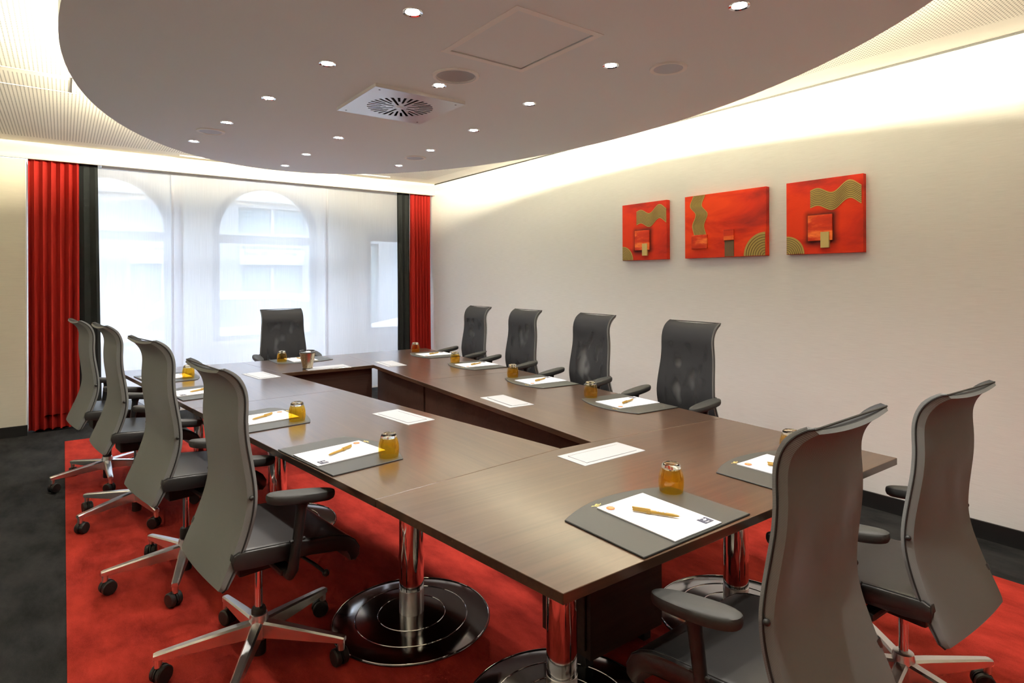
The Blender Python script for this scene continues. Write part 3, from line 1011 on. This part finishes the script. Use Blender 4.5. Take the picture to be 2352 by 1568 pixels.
def column(parent, x, y, tx, ty):
    lx, ly = x - tx, y - ty
    c_ = part('column', G().lathe([(.052, .135), (.052, ZT - TT - .002)], 40, (lx, ly)), CHROME, parent, smooth=True)
    part('collar', G().lathe([(.0525, .028), (.0525, .132), (.049, .136)], 40, (lx, ly)), ALU, c_, smooth=True)
    b_ = part('foot_disc', G().lathe([(.062, .034), (.14, .027), (.235, .019), (.325, .012), (.336, .007), (.336, .0042)], 72, (lx, ly)), DISC, parent, smooth=True)
    for rr, zz in ((.142, .0272), (.236, .0195), (.331, .0115)):
        part('ring', G().tube([(lx + rr * cos(2 * pi * k / 64), ly + rr * sin(2 * pi * k / 64), zz) for k in range(64)], .0022, 6, True), CHROME, b_, smooth=True)
    return c_


def port(parent, cx_, cy_, ang, tx, ty):
    M_ = Matrix.Translation((cx_ - tx, cy_ - ty, ZT)) @ Matrix.Rotation(ang, 4, 'Z')
    p_ = part('cable_port', G().box(-.172, .172, -.081, .081, -.004, .0022).xf(M_), PORTMETAL, parent, bevel=.0018)
    part('lid', G().box(-.142, .142, -.048, .060, .0022, .0042).xf(M_), PORTMETAL, p_, bevel=.001)
    part('slot', G().box(-.142, .142, -.0535, -.049, .0022, .0027).xf(M_), CHROME, p_)


def table(label, keys, mat, cols, ports, panel=None, extra=None):
    pts = [P_[k] for k in keys]
    tx, ty = sum(p[0] for p in pts) / len(pts), sum(p[1] for p in pts) / len(pts)
    e = thing('conference_table', label, 'table', (tx, ty, 0), 0, 'dark wood conference tables')
    # hairline joint between neighbouring tops
    loc_ = []
    for (x, y) in pts:
        v = Vector((tx - x, ty - y)).normalized() * .0014
        loc_.append((x + v.x - tx, y + v.y - ty))
    part('tabletop', G().prism(loc_, ZT - TT, ZT), mat, e, bevel=.0012, bseg=1)
    for x, y in cols:
        column(e, x, y, tx, ty)
    for (x, y, a) in ports:
        port(e, x, y, a, tx, ty)
    if panel:
        (x0, y0_), (x1, y1_), zb = panel
        d = Vector((x1 - x0, y1_ - y0_)).normalized()
        n_ = Vector((-d.y, d.x)) * .009
        poly = [(x0 - tx + n_.x, y0_ - ty + n_.y), (x1 - tx + n_.x, y1_ - ty + n_.y), (x1 - tx - n_.x, y1_ - ty - n_.y), (x0 - tx - n_.x, y0_ - ty - n_.y)]
        part('modesty_panel', G().prism(poly, zb, ZT - TT - .001), WOODPANEL, e, bevel=.001, bseg=1)
    return e, tx, ty


LA, RA = R(90) + .119, R(90) - .086
e, tx, ty = table('near dark wood table at the front of the horseshoe with two place settings', 'ABCDEF', WOODX, [(1.34, 1.525), (2.326, 1.51)], [(1.765, 1.756, pi)])
cb = part('cable_cupboard', G().box(1.525 - tx, 1.92 - tx, 1.578 - ty, 1.851 - ty, .07, ZT - TT - .001), WOODPANEL, e, bevel=.001, bseg=1)
part('side_panel', G().box(1.516 - tx, 1.5245 - tx, 1.60 - ty, 1.83 - ty, .10, .69), WOODPANEL, cb, bevel=.001, bseg=1)
for k in (1.56, 1.88):
    part('foot', G().box(k - .02 - tx, k + .02 - tx, 1.62 - ty, 1.80 - ty, .0045, .07), BLACKPL, cb)
table('dark wood table on the left side nearer the camera', ['F', 'E', 'MLi', 'ML'], WOODY, [(1.197, 2.335), (1.018, 3.70)], [(1.416, 2.857, LA)], ((1.58, 2.35), (1.42, 3.60), .25))
table('dark wood table on the left side next to the window', ['ML', 'MLi', 'GL', 'FL', 'HL'], WOODY, [(.85, 5.16)], [(1.19, 4.756, LA)], ((1.36, 3.95), (1.27, 4.70), .25))
table('dark wood table on the right side nearer the camera', ['D', 'C', 'MR', 'MRi'], WOODY, [(2.32, 2.335), (2.44, 3.60)], [(2.083, 2.854, RA + pi)], ((1.935, 2.06), (2.075, 3.81), .14))
table('dark wood table on the right side next to the corner curtains', ['MRi', 'MR', 'HR', 'FR', 'GR'], WOODY, [(2.56, 5.10)], [(2.233, 4.735, RA + pi)], ((2.078, 3.84), (2.165, 4.82), .14))
table('short dark wood table closing the horseshoe at the window end', ['GL', 'GR', 'FR', 'FL'], WOODX, [(1.71, 5.25)], [(1.725, 4.862, 0)], ((1.34, 4.83), (2.10, 4.82), .14))


# ------------------------------------------------------------------ office chairs
BP = [(-.220, .432), (-.203, .475), (-.177, .533), (-.151, .600), (-.133, .660), (-.1255, .715), (-.1285, .775), (-.1365, .838), (-.146, .910),
      (-.149, .975), (-.1465, 1.035), (-.149, 1.068), (-.160, 1.098), (-.182, 1.126), (-.210, 1.147)]
BW = [.236, .237, .237, .235, .232, .229, .224, .218, .212, .208, .205, .204, .204, .204, .203]


def build_chair():
    root = link('office_chair', None)
    # upper body: parts are children of the chair; z offset per chair is given to them later
    nrm = []
    for i in range(len(BP)):
        a, b = BP[max(i - 1, 0)], BP[min(i + 1, len(BP) - 1)]
        t = Vector((b[0] - a[0], b[1] - a[1])).normalized()
        nrm.append((t.y, -t.x))          # forward normal in (y, z)
    # subdivide profile
    rows = []
    edge_l, edge_r = [], []
    fine = []
    for i in range(len(BP) - 1):
        for k in range(3):
            t = k / 3
            p0, p1 = BP[max(i - 1, 0)], BP[i]
            p2, p3 = BP[i + 1], BP[min(i + 2, len(BP) - 1)]

            def cr(a, b, c, d):
                return .5 * ((2 * b) + (-a + c) * t + (2 * a - 5 * b + 4 * c - d) * t * t + (-a + 3 * b - 3 * c + d) * t ** 3)
            fine.append((cr(p0[0], p1[0], p2[0], p3[0]), cr(p0[1], p1[1], p2[1], p3[1]), BW[i] + (BW[i + 1] - BW[i]) * t))
    fine.append((*BP[-1], BW[-1]))
    nf = len(fine)
    for i in range(nf):
        a, b = fine[max(i - 1, 0)], fine[min(i + 1, nf - 1)]
        t = Vector((b[0] - a[0], b[1] - a[1])).normalized()
        ny, nz = t.y, -t.x
        y, z, wd = fine[i]
        u = i / (nf - 1)
        th = .030 * min(1, .55 + 4 * min(u, 1 - u))
        if i == 0 or i == nf - 1:
            th *= .55
            wd -= .006
        loop = []
        nx = 10
        for k in range(nx + 1):          # rear face
            s_ = -1 + 2 * k / nx
            x = s_ * (wd - .009)
            cv = .012 * s_ * s_ - .004
            loop.append((x, y + ny * cv, z + nz * cv))
        cvE = .012 + .004
        loop.append((wd - .002, y + ny * (cvE + th * .15), z + nz * (cvE + th * .15)))
        loop.append((wd, y + ny * (cvE + th * .5), z + nz * (cvE + th * .5)))
        loop.append((wd - .003, y + ny * (cvE + th * .85), z + nz * (cvE + th * .85)))
        for k in range(nx + 1):          # front face
            s_ = 1 - 2 * k / nx
            x = s_ * (wd - .011)
            cv = .010 * s_ * s_ + th - .002
            loop.append((x, y + ny * cv, z + nz * cv))
        loop.append((-wd + .003, y + ny * (cvE + th * .85), z + nz * (cvE + th * .85)))
        loop.append((-wd, y + ny * (cvE + th * .5), z + nz * (cvE + th * .5)))
        loop.append((-wd + .002, y + ny * (cvE + th * .15), z + nz * (cvE + th * .15)))
        rows.append(loop)
        q = (y + ny * (cvE + th * .42), z + nz * (cvE + th * .42))
        edge_l.append((-wd - .0005, *q))
        edge_r.append((wd + .0005, *q))
    back = part('backrest', G().loft(rows), FABRIC, root, smooth=True)
    back.data.materials.append(FRONTMESH)
    for pl in back.data.polygons:        # the sitting side is the dark mesh
        if all(13 <= vi % 28 <= 25 for vi in pl.vertices) and len(pl.vertices) == 4:
            pl.material_index = 1
    pip = G()
    pip.tube(edge_l + edge_r[::-1], .0028, 6, True)
    part('piping', pip, PIPING, back, smooth=True)
    ib = min(range(nf), key=lambda i: abs(fine[i][1] - .718))
    for s_ in (-1, 1):
        part('bolt', G().sphere((s_ * (fine[ib][2] + .003), fine[ib][0] + .018, .718), .0085, 12), BLACKPL, back, smooth=True)
    # seat
    top = [(-.175, .520), (-.168, .538), (-.150, .546), (-.08, .539), (.0, .531), (.08, .522), (.15, .514), (.21, .503), (.25, .487), (.282, .462), (.300, .430), (.298, .402), (.280, .384), (.262, .386), (.258, .405), (.245, .428),
           (.20, .440), (.10, .458), (.0, .468), (-.10, .476), (-.17, .488)]
    cyz = (.05, .492)
    rows = []
    for x, sc in ((-.243, .80), (-.240, .92), (-.230, .985), (-.212, 1.0), (0, 1.004), (.212, 1.0), (.230, .985), (.240, .92), (.243, .80)):
        rows.append([(x, cyz[0] + (y - cyz[0]) * (1 if sc >= .98 else 1 - (1 - sc) * .08), (z if sc >= .98 else (cyz2 := .49 - .16 * max(y - .2, 0) / .1 * .5) + (z - cyz2) * sc)) for y, z in top])
    seat = part('seat', G().loft(rows), LEATHER, root, smooth=True)
    for s_ in (-1, 1):
        part('seam', G().tube([(s_ * .2335, y, z - .001) for y, z in top[1:13]], .0022, 6), PIPING, seat, smooth=True)
    # mechanism
    mech = part('tilt_mechanism', G().box(-.085, .085, -.10, .13, .385, .47).box(-.24, .24, -.01, .035, .415, .44), BLACKPL, root, bevel=.012)
    part('lever', G().tube([(.05, .10, .42), (.20, .13, .405), (.265, .14, .395)], .006), BLACKPL, mech, smooth=True)
    part('knob', G().sphere((.275, .142, .393), .013), BLACKPL, mech, smooth=True)
    # armrests
    arm_parts = []
    for s_ in (-1, 1):
        loop_o = []
        n = 36
        for k in range(n):
            a = 2 * pi * k / n
            yy = .049 + .124 * (abs(cos(a)) ** .85) * (1 if cos(a) > 0 else -1)
            ww = .041 * (abs(sin(a)) ** .8) * (1 if sin(a) > 0 else -1) * (1 - .12 * cos(a))
            loop_o.append((ww, yy))
        rws = []
        for sc, dz in ((.72, -.036), (.93, -.030), (1.0, -.020), (1.0, -.010), (.96, -.003), (.86, 0), (.5, .001)):
            rws.append([(s_ * .281 + x * sc, .049 + (y - .049) * (1 - (1 - sc) * .45), .716 + dz - .135 * (y - .049)) for x, y in loop_o])
        ar = part('armrest', G().loft(rws), GREYPL, root, smooth=True)
        part('armrest_post', G().tube([(s_ * .281, .052, .692), (s_ * .281, .048, .66), (s_ * .280, .034, .55), (s_ * .276, .018, .445), (s_ * .262, .014, .425), (s_ * .235, .014, .424)],
             [.027, .0185, .0175, .019, .019, .017], 14), BLACKPL, ar, smooth=True)
        part('armrest_button', G().tube([(s_ * .281, .006, .548), (s_ * .281, .060, .548)], .0055, 10), BLACKPL, ar, smooth=True)
    # gas lift and star base (base turns on its own)
    gl = part('gas_lift', G().lathe([(.0145, .20), (.0145, .395)], 20), CHROME, root, smooth=True)
    part('sleeve', G().lathe([(.027, .165), (.027, .206), (.023, .214), (.016, .214)], 24), BLACKPL, gl, smooth=True)
    base = part('star_base', G().lathe([(.036, .085), (.037, .125), (.034, .16), (.031, .176), (.027, .178)], 32), ALU, root, smooth=True)
    part('cylinder_end', G().lathe([(.024, .022), (.026, .026), (.026, .09)], 24), BLACKPL, base, smooth=True)
    for k in range(5):
        an = 2 * pi * k / 5
        rows = []
        for r_, wd, zt, zb in ((.020, .021, .152, .092), (.10, .0195, .145, .094), (.22, .0170, .132, .094), (.315, .0150, .121, .095), (.340, .0145, .1175, .096), (.350, .012, .1145, .098)):
            ch = .35 * wd
            rows.append([(r_, -wd, zb), (r_, wd, zb), (r_, wd, zt - ch), (r_, wd - ch, zt), (r_, -wd + ch, zt), (r_, -wd, zt - ch)])
        g = G().loft(rows)
        g.lathe([(.0125, .066), (.0140, .104)], 14, (.335, 0))
        g.xf(Matrix.Rotation(an, 4, 'Z'))
        part('leg', g, ALU, base, smooth=True)
        sw = random.Random(k + 3).uniform(-1.2, 1.2) + pi
        g = G()
        for sx in (-1, 1):
            g.add(*(lambda q: (q.v, q.f))(G().lathe([(.004, -.0115), (.028, -.0115), (.032, -.007), (.032, .007), (.028, .0115), (.004, .0115)], 20).xf(
                Matrix.Translation((0, sx * .0145, .032)) @ Matrix.Rotation(pi / 2, 4, 'X'))))
        hood = G().loft([[(.0335 * cos(t), yy, .032 + .0335 * sin(t)) for t in [pi * j / 10 for j in range(11)]] + [(.0, yy, .034)] for yy in (-.0024, .0024)])
        g.add(hood.v, hood.f)
        g.lathe([(.011, .058), (.011, .076)], 10, (-.012, 0))
        g.xf(Matrix.Rotation(an, 4, 'Z') @ Matrix.Translation((.335, 0, .0042)) @ Matrix.Rotation(sw, 4, 'Z') @ Matrix.Translation((.012, 0, 0)))
        part('caster', g, BLACKPL, base, smooth=True)
    return root


chairs = [
    ('L4', .600, 2.441, -83.9, -.014, -45.6, 'grey mesh office chair in the left foreground, front of the left row'),
    ('L3', .486, 3.369, -80.6, .016, 38.5, 'second grey mesh office chair of the left row, behind the front one'),
    ('L2', .365, 4.415, -83.5, .028, 66.0, 'third grey mesh office chair of the left row, second from the red curtain'),
    ('L1', .255, 5.291, -82.3, .015, 54.5, 'grey mesh office chair of the left row next to the red curtain'),
    ('N1', 1.498, .861, 1.7, -.040, 20.0, 'large grey mesh office chair seen from behind at the lower right front'),
    ('N2', 2.301, .854, -1.5, -.058, 45.0, 'grey mesh office chair seen from behind at the right picture edge'),
    ('R4', 3.044, 2.404, 85.7, .017, 10.0, 'dark mesh office chair by the right wall, nearest to the camera'),
    ('R3', 3.110, 3.338, 85.5, .021, 30.0, 'dark mesh office chair by the right wall, second from the camera'),
    ('R2', 3.266, 4.392, 88.4, .010, 50.0, 'dark mesh office chair by the right wall, third from the camera'),
    ('R1', 3.325, 5.274, 87.8, .009, 0.0, 'dark mesh office chair by the right wall, closest to the curtains'),
    ('F', 1.791, 6.182, 180.1, -.005, 15.0, 'mesh office chair alone at the window end with light behind it'),
]
proto = build_chair()
for i, (k, x, y, th, dz, ph, lb) in enumerate(chairs):
    c_ = proto if i == 0 else copy_tree(proto)
    c_.location = (x, y, 0)
    c_.rotation_euler = (0, 0, R(th))
    tag(c_, lb, 'office chair', 'swivel chairs around the tables')
    for ch in c_.children:
        if ch.name.split('.')[0] == 'star_base':
            ch.rotation_euler = (0, 0, R(ph - th))
        else:
            ch.location = (0, 0, min(dz, -.008) if (k in ('L1', 'L2', 'L3') and ch.name.startswith('armrest')) else dz)

# ------------------------------------------------------------------ place settings
WP, DP = .475, .300
pad_poly = [(-WP / 2, 0), (WP / 2, 0)] + [(WP / 2 - WP * k / 16, DP + .062 * (1 - (2 * k / 16 - 1) ** 2)) for k in range(17)]
pad_me = G().prism(pad_poly, 0, .0045).mesh('pad_surface', PADMAT, bevel=.001, bseg=1)
padedge_me = G().tube([(x * 1.0, y, .0020) for x, y in pad_poly], .0021, 5, True).mesh('pad_edge', PADEDGE)
mono = G()
for st in ([(-.020, .006), (-.014, .0065), (-.009, .004), (-.004, -.004), (-.001, -.009)], [(-.006, -.002), (-.002, .006), (.000, .0075), (.002, .004), (.006, -.006)],
           [(.001, .000), (.005, .008), (.008, .010), (.010, .006), (.013, .001), (.018, .000), (.023, .004)]):
    mono.tube([(x, y, 0) for x, y in st], [.0008] + [.0016] * (len(st) - 2) + [.0009], 5, squash=.35)
mono_me = mono.mesh('gold_monogram', GOLDINK)


def sheet_top():
    rows = []
    for i in range(9):
        y = .002 + .297 * i / 8
        lift = .004 * (max(0, (i - 6) / 2)) ** 2
        rows.append([(-.105 + .21 * k / 8, y, .0032 + .0012 * sin(k * .8 + i * .3) * .4 + lift * .2) for k in range(9)])
    g = G().sheet(rows)
    return g


pap_me = G().box(-.105, .105, .002, .299, 0, .0030).add(sheet_top().v, sheet_top().f).mesh('sheets', PAPER)
logo_me = G().lathe([(.001, .0042), (.0135, .0042)], 24, (-.075, .270), cap=False).mesh('round_logo', ORANGE)
logo2_me = G().lathe([(.001, .0046), (.0088, .0046)], 20, (-.0735, .269), cap=False).mesh('logo_centre', ORANGEL)
logo3_me = G().tube([(-.075 + .0165 * cos(t * pi / 16), .270 + .0165 * sin(t * pi / 16), .0043) for t in range(32)], .0004, 4, True).mesh('logo_ring', SLATE)
sq_me = G().box(.058, .096, .022, .054, .0034, .0046).mesh('square_logo', SLATE)
sqm = G().add([(.068, .040, .0049), (.076, .036, .0049), (.083, .0375, .0049), (.090, .047, .0049), (.083, .0435, .0049), (.079, .050, .0049), (.0765, .042, .0049)], [(0, 1, 6), (1, 2, 4, 6), (2, 3, 4), (4, 5, 6)])
sqm.box(.066, .086, .0505, .0522, .0047, .0049).box(.064, .084, .028, .0295, .0047, .0049).box(.068, .080, .025, .0262, .0047, .0049)
sqm_me = sqm.mesh('logo_mark', WHITEINK)


def pen_meshes():
    body = G().tube([(0, -.068, 0), (0, -.062, 0), (0, -.050, 0), (0, .020, 0), (0, .066, 0), (0, .070, 0)], [.0016, .0036, .0050, .0053, .0053, .0045], 14)
    clip = G().box(-.0030, .0030, .018, .072, .0040, .0078).box(-.0058, .0058, .016, .028, -.0056, .0062)
    tip = G().tube([(0, -.074, 0), (0, -.067, 0)], [.0005, .0013], 8)
    prt = G()
    yy = -.030
    for wl in (.006, .0015, .011, .0, .004):
        if wl > .002:
            prt.box(-.0030, .0008, yy, yy + wl, .00440, .00535)
        yy += wl + .0014
    return body.mesh('barrel', PENY, smooth=True), clip.mesh('clip', PENY, bevel=.001), tip.mesh('tip', CHROME, smooth=True), prt.mesh('print', WHITEINK)


pen_me = pen_meshes()
gl_out = [(.0375, .0), (.0385, .004), (.0408, .018), (.0415, .032), (.0405, .048), (.037, .064), (.0325, .078)]
amb = gl_out + [(.0308, .078), (.0353, .064), (.0387, .048), (.0397, .032), (.0390, .018), (.0368, .004), (.0358, .0)]
bowl_me = G().lathe(amb + [amb[0]], 40, cap=False).mesh('bowl', AMBER, smooth=True)
foot_me = G().lathe([(.001, .0735), (.026, .0735), (.0306, .0782), (.0322, .0782), (.0300, .088), (.0270, .0925), (.0225, .0935), (.0195, .0915), (.001, .0905)], 40, cap=False).mesh('thick_base', CLEARG, smooth=True)

settings = [
    ('N1', 1.421, 1.030, 0.0, 'before the large foreground chair', (.205, .266)),
    ('N2', 2.157, 1.024, 0.0, 'partly hidden behind the foreground chair back', (.210, .262)),
    ('L4', .752, 2.376, -82.5, 'nearest the camera on the left tables', (.180, .272)),
    ('L3', .662, 3.222, -83.0, 'second from the camera on the left tables', (.165, .266)),
    ('L2', .538, 4.258, -83.0, 'third from the camera on the left tables', (.19, .27)),
    ('L1', .448, 5.030, -83.0, 'nearest the window on the left tables', (.125, .27)),
    ('R4', 2.748, 2.362, 85.4, 'nearest the camera on the right tables', (.245, .225)),
    ('R3', 2.828, 3.243, 85.2, 'second from the camera on the right tables', (.240, .235)),
    ('R2', 2.912, 4.188, 85.2, 'third from the camera on the right tables', (.215, .245)),
    ('R1', 2.988, 5.030, 85.2, 'nearest the curtains on the right tables', (.270, .235)),
    ('F', 1.704, 5.604, 180.0, 'at the window end table', (.175, .190)),
]
rn = random.Random(11)
for i, (k, x, y, th, where, gp) in enumerate(settings):
    M_ = Matrix.Translation((x, y, 0)) @ Matrix.Rotation(R(th), 4, 'Z')
    e = thing('desk_pad', 'grey curved-edge desk pad ' + where, 'desk pad', (x, y, ZT + .0004), R(th), 'grey desk pads')
    link('pad_surface', pad_me, e)
    link('pad_edge', padedge_me, e)
    link('gold_monogram', mono_me, e, (-.085, .322, .0052), (0, 0, .12))
    px_, py_ = (0.0, .004)
    e = thing('notepad', 'white notepad with orange logo ' + where, 'notepad', (*(M_ @ Vector((px_, py_, 0))).xy, ZT + .0056), R(th + rn.uniform(-1, 1)), 'white notepads')
    for nm, me in (('sheets', pap_me), ('round_logo', logo_me), ('logo_centre', logo2_me), ('logo_ring', logo3_me), ('square_logo', sq_me), ('logo_mark', sqm_me)):
        link(nm, me, e)
    pc = M_ @ Vector((-.004 + rn.uniform(-.004, .004), .156, 0))
    e = thing('ballpoint_pen', 'ochre ballpoint pen on the notepad ' + where, 'pen', (pc.x, pc.y, ZT + .0158), R(th + 25 + rn.uniform(-4, 4)), 'ochre pens')
    for nm, me in zip(('barrel', 'clip', 'tip', 'print'), pen_me):
        link(nm, me, e)
    gq = M_ @ Vector((gp[0], gp[1], 0))
    on = True
    e = thing('drinking_glass', 'upturned amber glass ' + where, 'glass', (gq.x, gq.y, ZT + .0056), rn.uniform(0, 6), 'amber glasses')
    link('bowl', bowl_me, e)
    link('thick_base', foot_me, e)

# small table bin
e = thing('table_bin', 'small brushed steel table bin with grey divided lid on the window end table', 'bin', (1.578, 4.878, ZT))
part('bucket', G().lathe([(.038, .006), (.0385, .008), (.062, .126), (.0635, .128), (.0635, .130), (.061, .130), (.0575, .126), (.036, .012)], 40), BINSTEEL, e, smooth=True)
part('base_ring', G().lathe([(.040, .0005), (.040, .007), (.036, .007)], 32), BLACKPL, e)
LIDG = plain('dark_grey_lid_plastic', (0.06, 0.062, 0.066), 0.4)
lid = plate('lid', circ(0, 0, .0615, 40), [[(.010, .012), (.050, .012), (.036, .036), (.010, .050)], [(-.010, .012), (-.010, .050), (-.036, .036), (-.050, .012)]], .006, LIDG, e)
lid.location = (0, 0, .1335)
for a0, a1 in ((.15, 1.35), (1.80, 3.0)):
    arc = [(r_ * cos(a0 + (a1 - a0) * i / 8), r_ * sin(a0 + (a1 - a0) * i / 8)) for r_, rng in ((.061, range(9)), (.052, range(8, -1, -1))) for i in rng]
    part('lid_lip', G().prism(arc, .136, .148), LIDG, e)
part('lid_dome', G().sphere((0, -.020, .136), .019, 14, .5), RIMWHITE, e, smooth=True)
# loose cable below the left tables
cbp = [(.62, 3.90, .70), (.66, 3.86, .60), (.70, 3.82, .57), (.76, 3.80, .60), (.80, 3.80, .71)]
tag(part('power_cable', G().tube(cbp, .004, 8), BLACKPL, smooth=True), 'thin black cable hanging below the left tabletop', 'cable')


# ------------------------------------------------------------------ paintings on the right wall
XP = XR + .012


def painting(label, y0, y1, mat, items):
    """front looks to -X; u runs to the right in the picture (towards the camera, -Y), v up; sizes in metres"""
    wd = y1 - y0
    e = thing('painting', label, 'painting', (XP, y1, 1.62), 0, 'red abstract canvases')
    part('canvas', G().box(-.042, -.001, -wd, 0, 0, .50), mat, e, bevel=.002)
    XF = -.0425

    def slab(name, poly, t, m, parent=e):
        g = G()
        n = len(poly)
        vs_ = [(XF, -u, v) for u, v in poly] + [(XF - t, -u, v) for u, v in poly]
        g.add(vs_, [tuple(range(n)), tuple(range(n, 2 * n))[::-1]] + [(i, (i + 1) % n, n + (i + 1) % n, n + i) for i in range(n)])
        return part(name, g, m, parent)

    def strokes(name, lines, r, m, parent):
        g = G()
        for ln in lines:
            g.tube([(XF - .003, -u, v) for u, v in ln], r, 5)
        return part(name, g, m, parent)
    for it in items:
        if it[0] == 'band':
            fn, a, b, hw, vert = it[1:]
            ts = [a + (b - a) * i / 30 for i in range(31)]
            if vert:
                poly = [(fn(t) - hw, t) for t in ts] + [(fn(t) + hw, t) for t in ts[::-1]]
            else:
                poly = [(t, fn(t) - hw) for t in ts] + [(t, fn(t) + hw) for t in ts[::-1]]
            bnd = slab('wavy_band', poly, .003, GOLDPAINT)
            lines = []
            for q in range(1, 10):
                d = -hw + 2 * hw * q / 10
                lines.append([((fn(t) + d, t) if vert else (t, fn(t) + d)) for t in ts])
            strokes('band_groove', lines, .0021, GOLDDARK, bnd)
        elif it[0] == 'arc':
            cu_, cv_, r_, a0, a1 = it[1:]
            arcp = [(cu_ + r_ * cos(a0 + (a1 - a0) * i / 20), cv_ + r_ * sin(a0 + (a1 - a0) * i / 20)) for i in range(21)]
            ar_ = slab('quarter_disc', [(cu_, cv_)] + arcp, .002, GOLDPAINT)
            lines = []
            for q in range(1, 9):
                rr = r_ * q / 9
                lines.append([(cu_ + rr * cos(a0 + (a1 - a0) * i / 14), cv_ + rr * sin(a0 + (a1 - a0) * i / 14)) for i in range(15)])
            strokes('arc_groove', lines, .0020, GOLDDARK, ar_)
        elif it[0] == 'block':
            u0, u1, v0, v1, t, m = it[1:]
            g = G().box(XF - t, XF, -u1, -u0, v0, v1)
            part('raised_block', g, m, e, bevel=.001, bseg=1)
        elif it[0] == 'flat':
            u0, u1, v0, v1, m = it[1:]
            n = 24
            slab('painted_shade', [((u0 + u1) / 2 + (u1 - u0) / 2 * (abs(cos(2 * pi * i / n)) ** .45) * (1 if cos(2 * pi * i / n) > 0 else -1),
                                    (v0 + v1) / 2 + (v1 - v0) / 2 * (abs(sin(2 * pi * i / n)) ** .45) * (1 if sin(2 * pi * i / n) > 0 else -1)) for i in range(n)], .0006, m)
    return e


def keyed(keys):
    def fn(t):
        for (a, va), (b, vb) in zip(keys, keys[1:]):
            if t <= b:
                q = (max(t, a) - a) / (b - a)
                return va + (vb - va) * (1 - cos(pi * q)) / 2
        return keys[-1][1]
    return fn


wave = keyed([(.150, .366), (.215, .382), (.313, .345), (.425, .412), (.52, .362)])
sq_items = lambda: [('band', wave, .170, .496, .060, False),
                    ('arc', .003, .003, .124, 0, pi / 2),
                    ('block', .157, .318, .087, .259, .012, REDBLOCK),
                    ('block', .244, .300, .038, .143, .018, GOLDLEAF)]
painting('square red painting farthest from the camera with gold wave', 3.281, 3.781, REDPAINT, sq_items())
painting('square red painting nearest to the camera with gold wave', 1.730, 2.236, REDPAINT, sq_items())
painting('wide middle red painting with vertical gold wave and small blocks', 2.388, 3.096, REDPAINT2,
         [('band', keyed([(.175, .146), (.255, .128), (.345, .160), (.42, .107), (.51, .140)]), .183, .498, .056, True),
          ('block', .071, .216, .074, .183, .012, REDBLOCK), ('block', .365, .450, .128, .209, .012, REDBLOCK),
          ('block', .368, .448, .003, .126, .003, GOLDDARK), ('arc', .700, .003, .170, pi / 2, pi)])
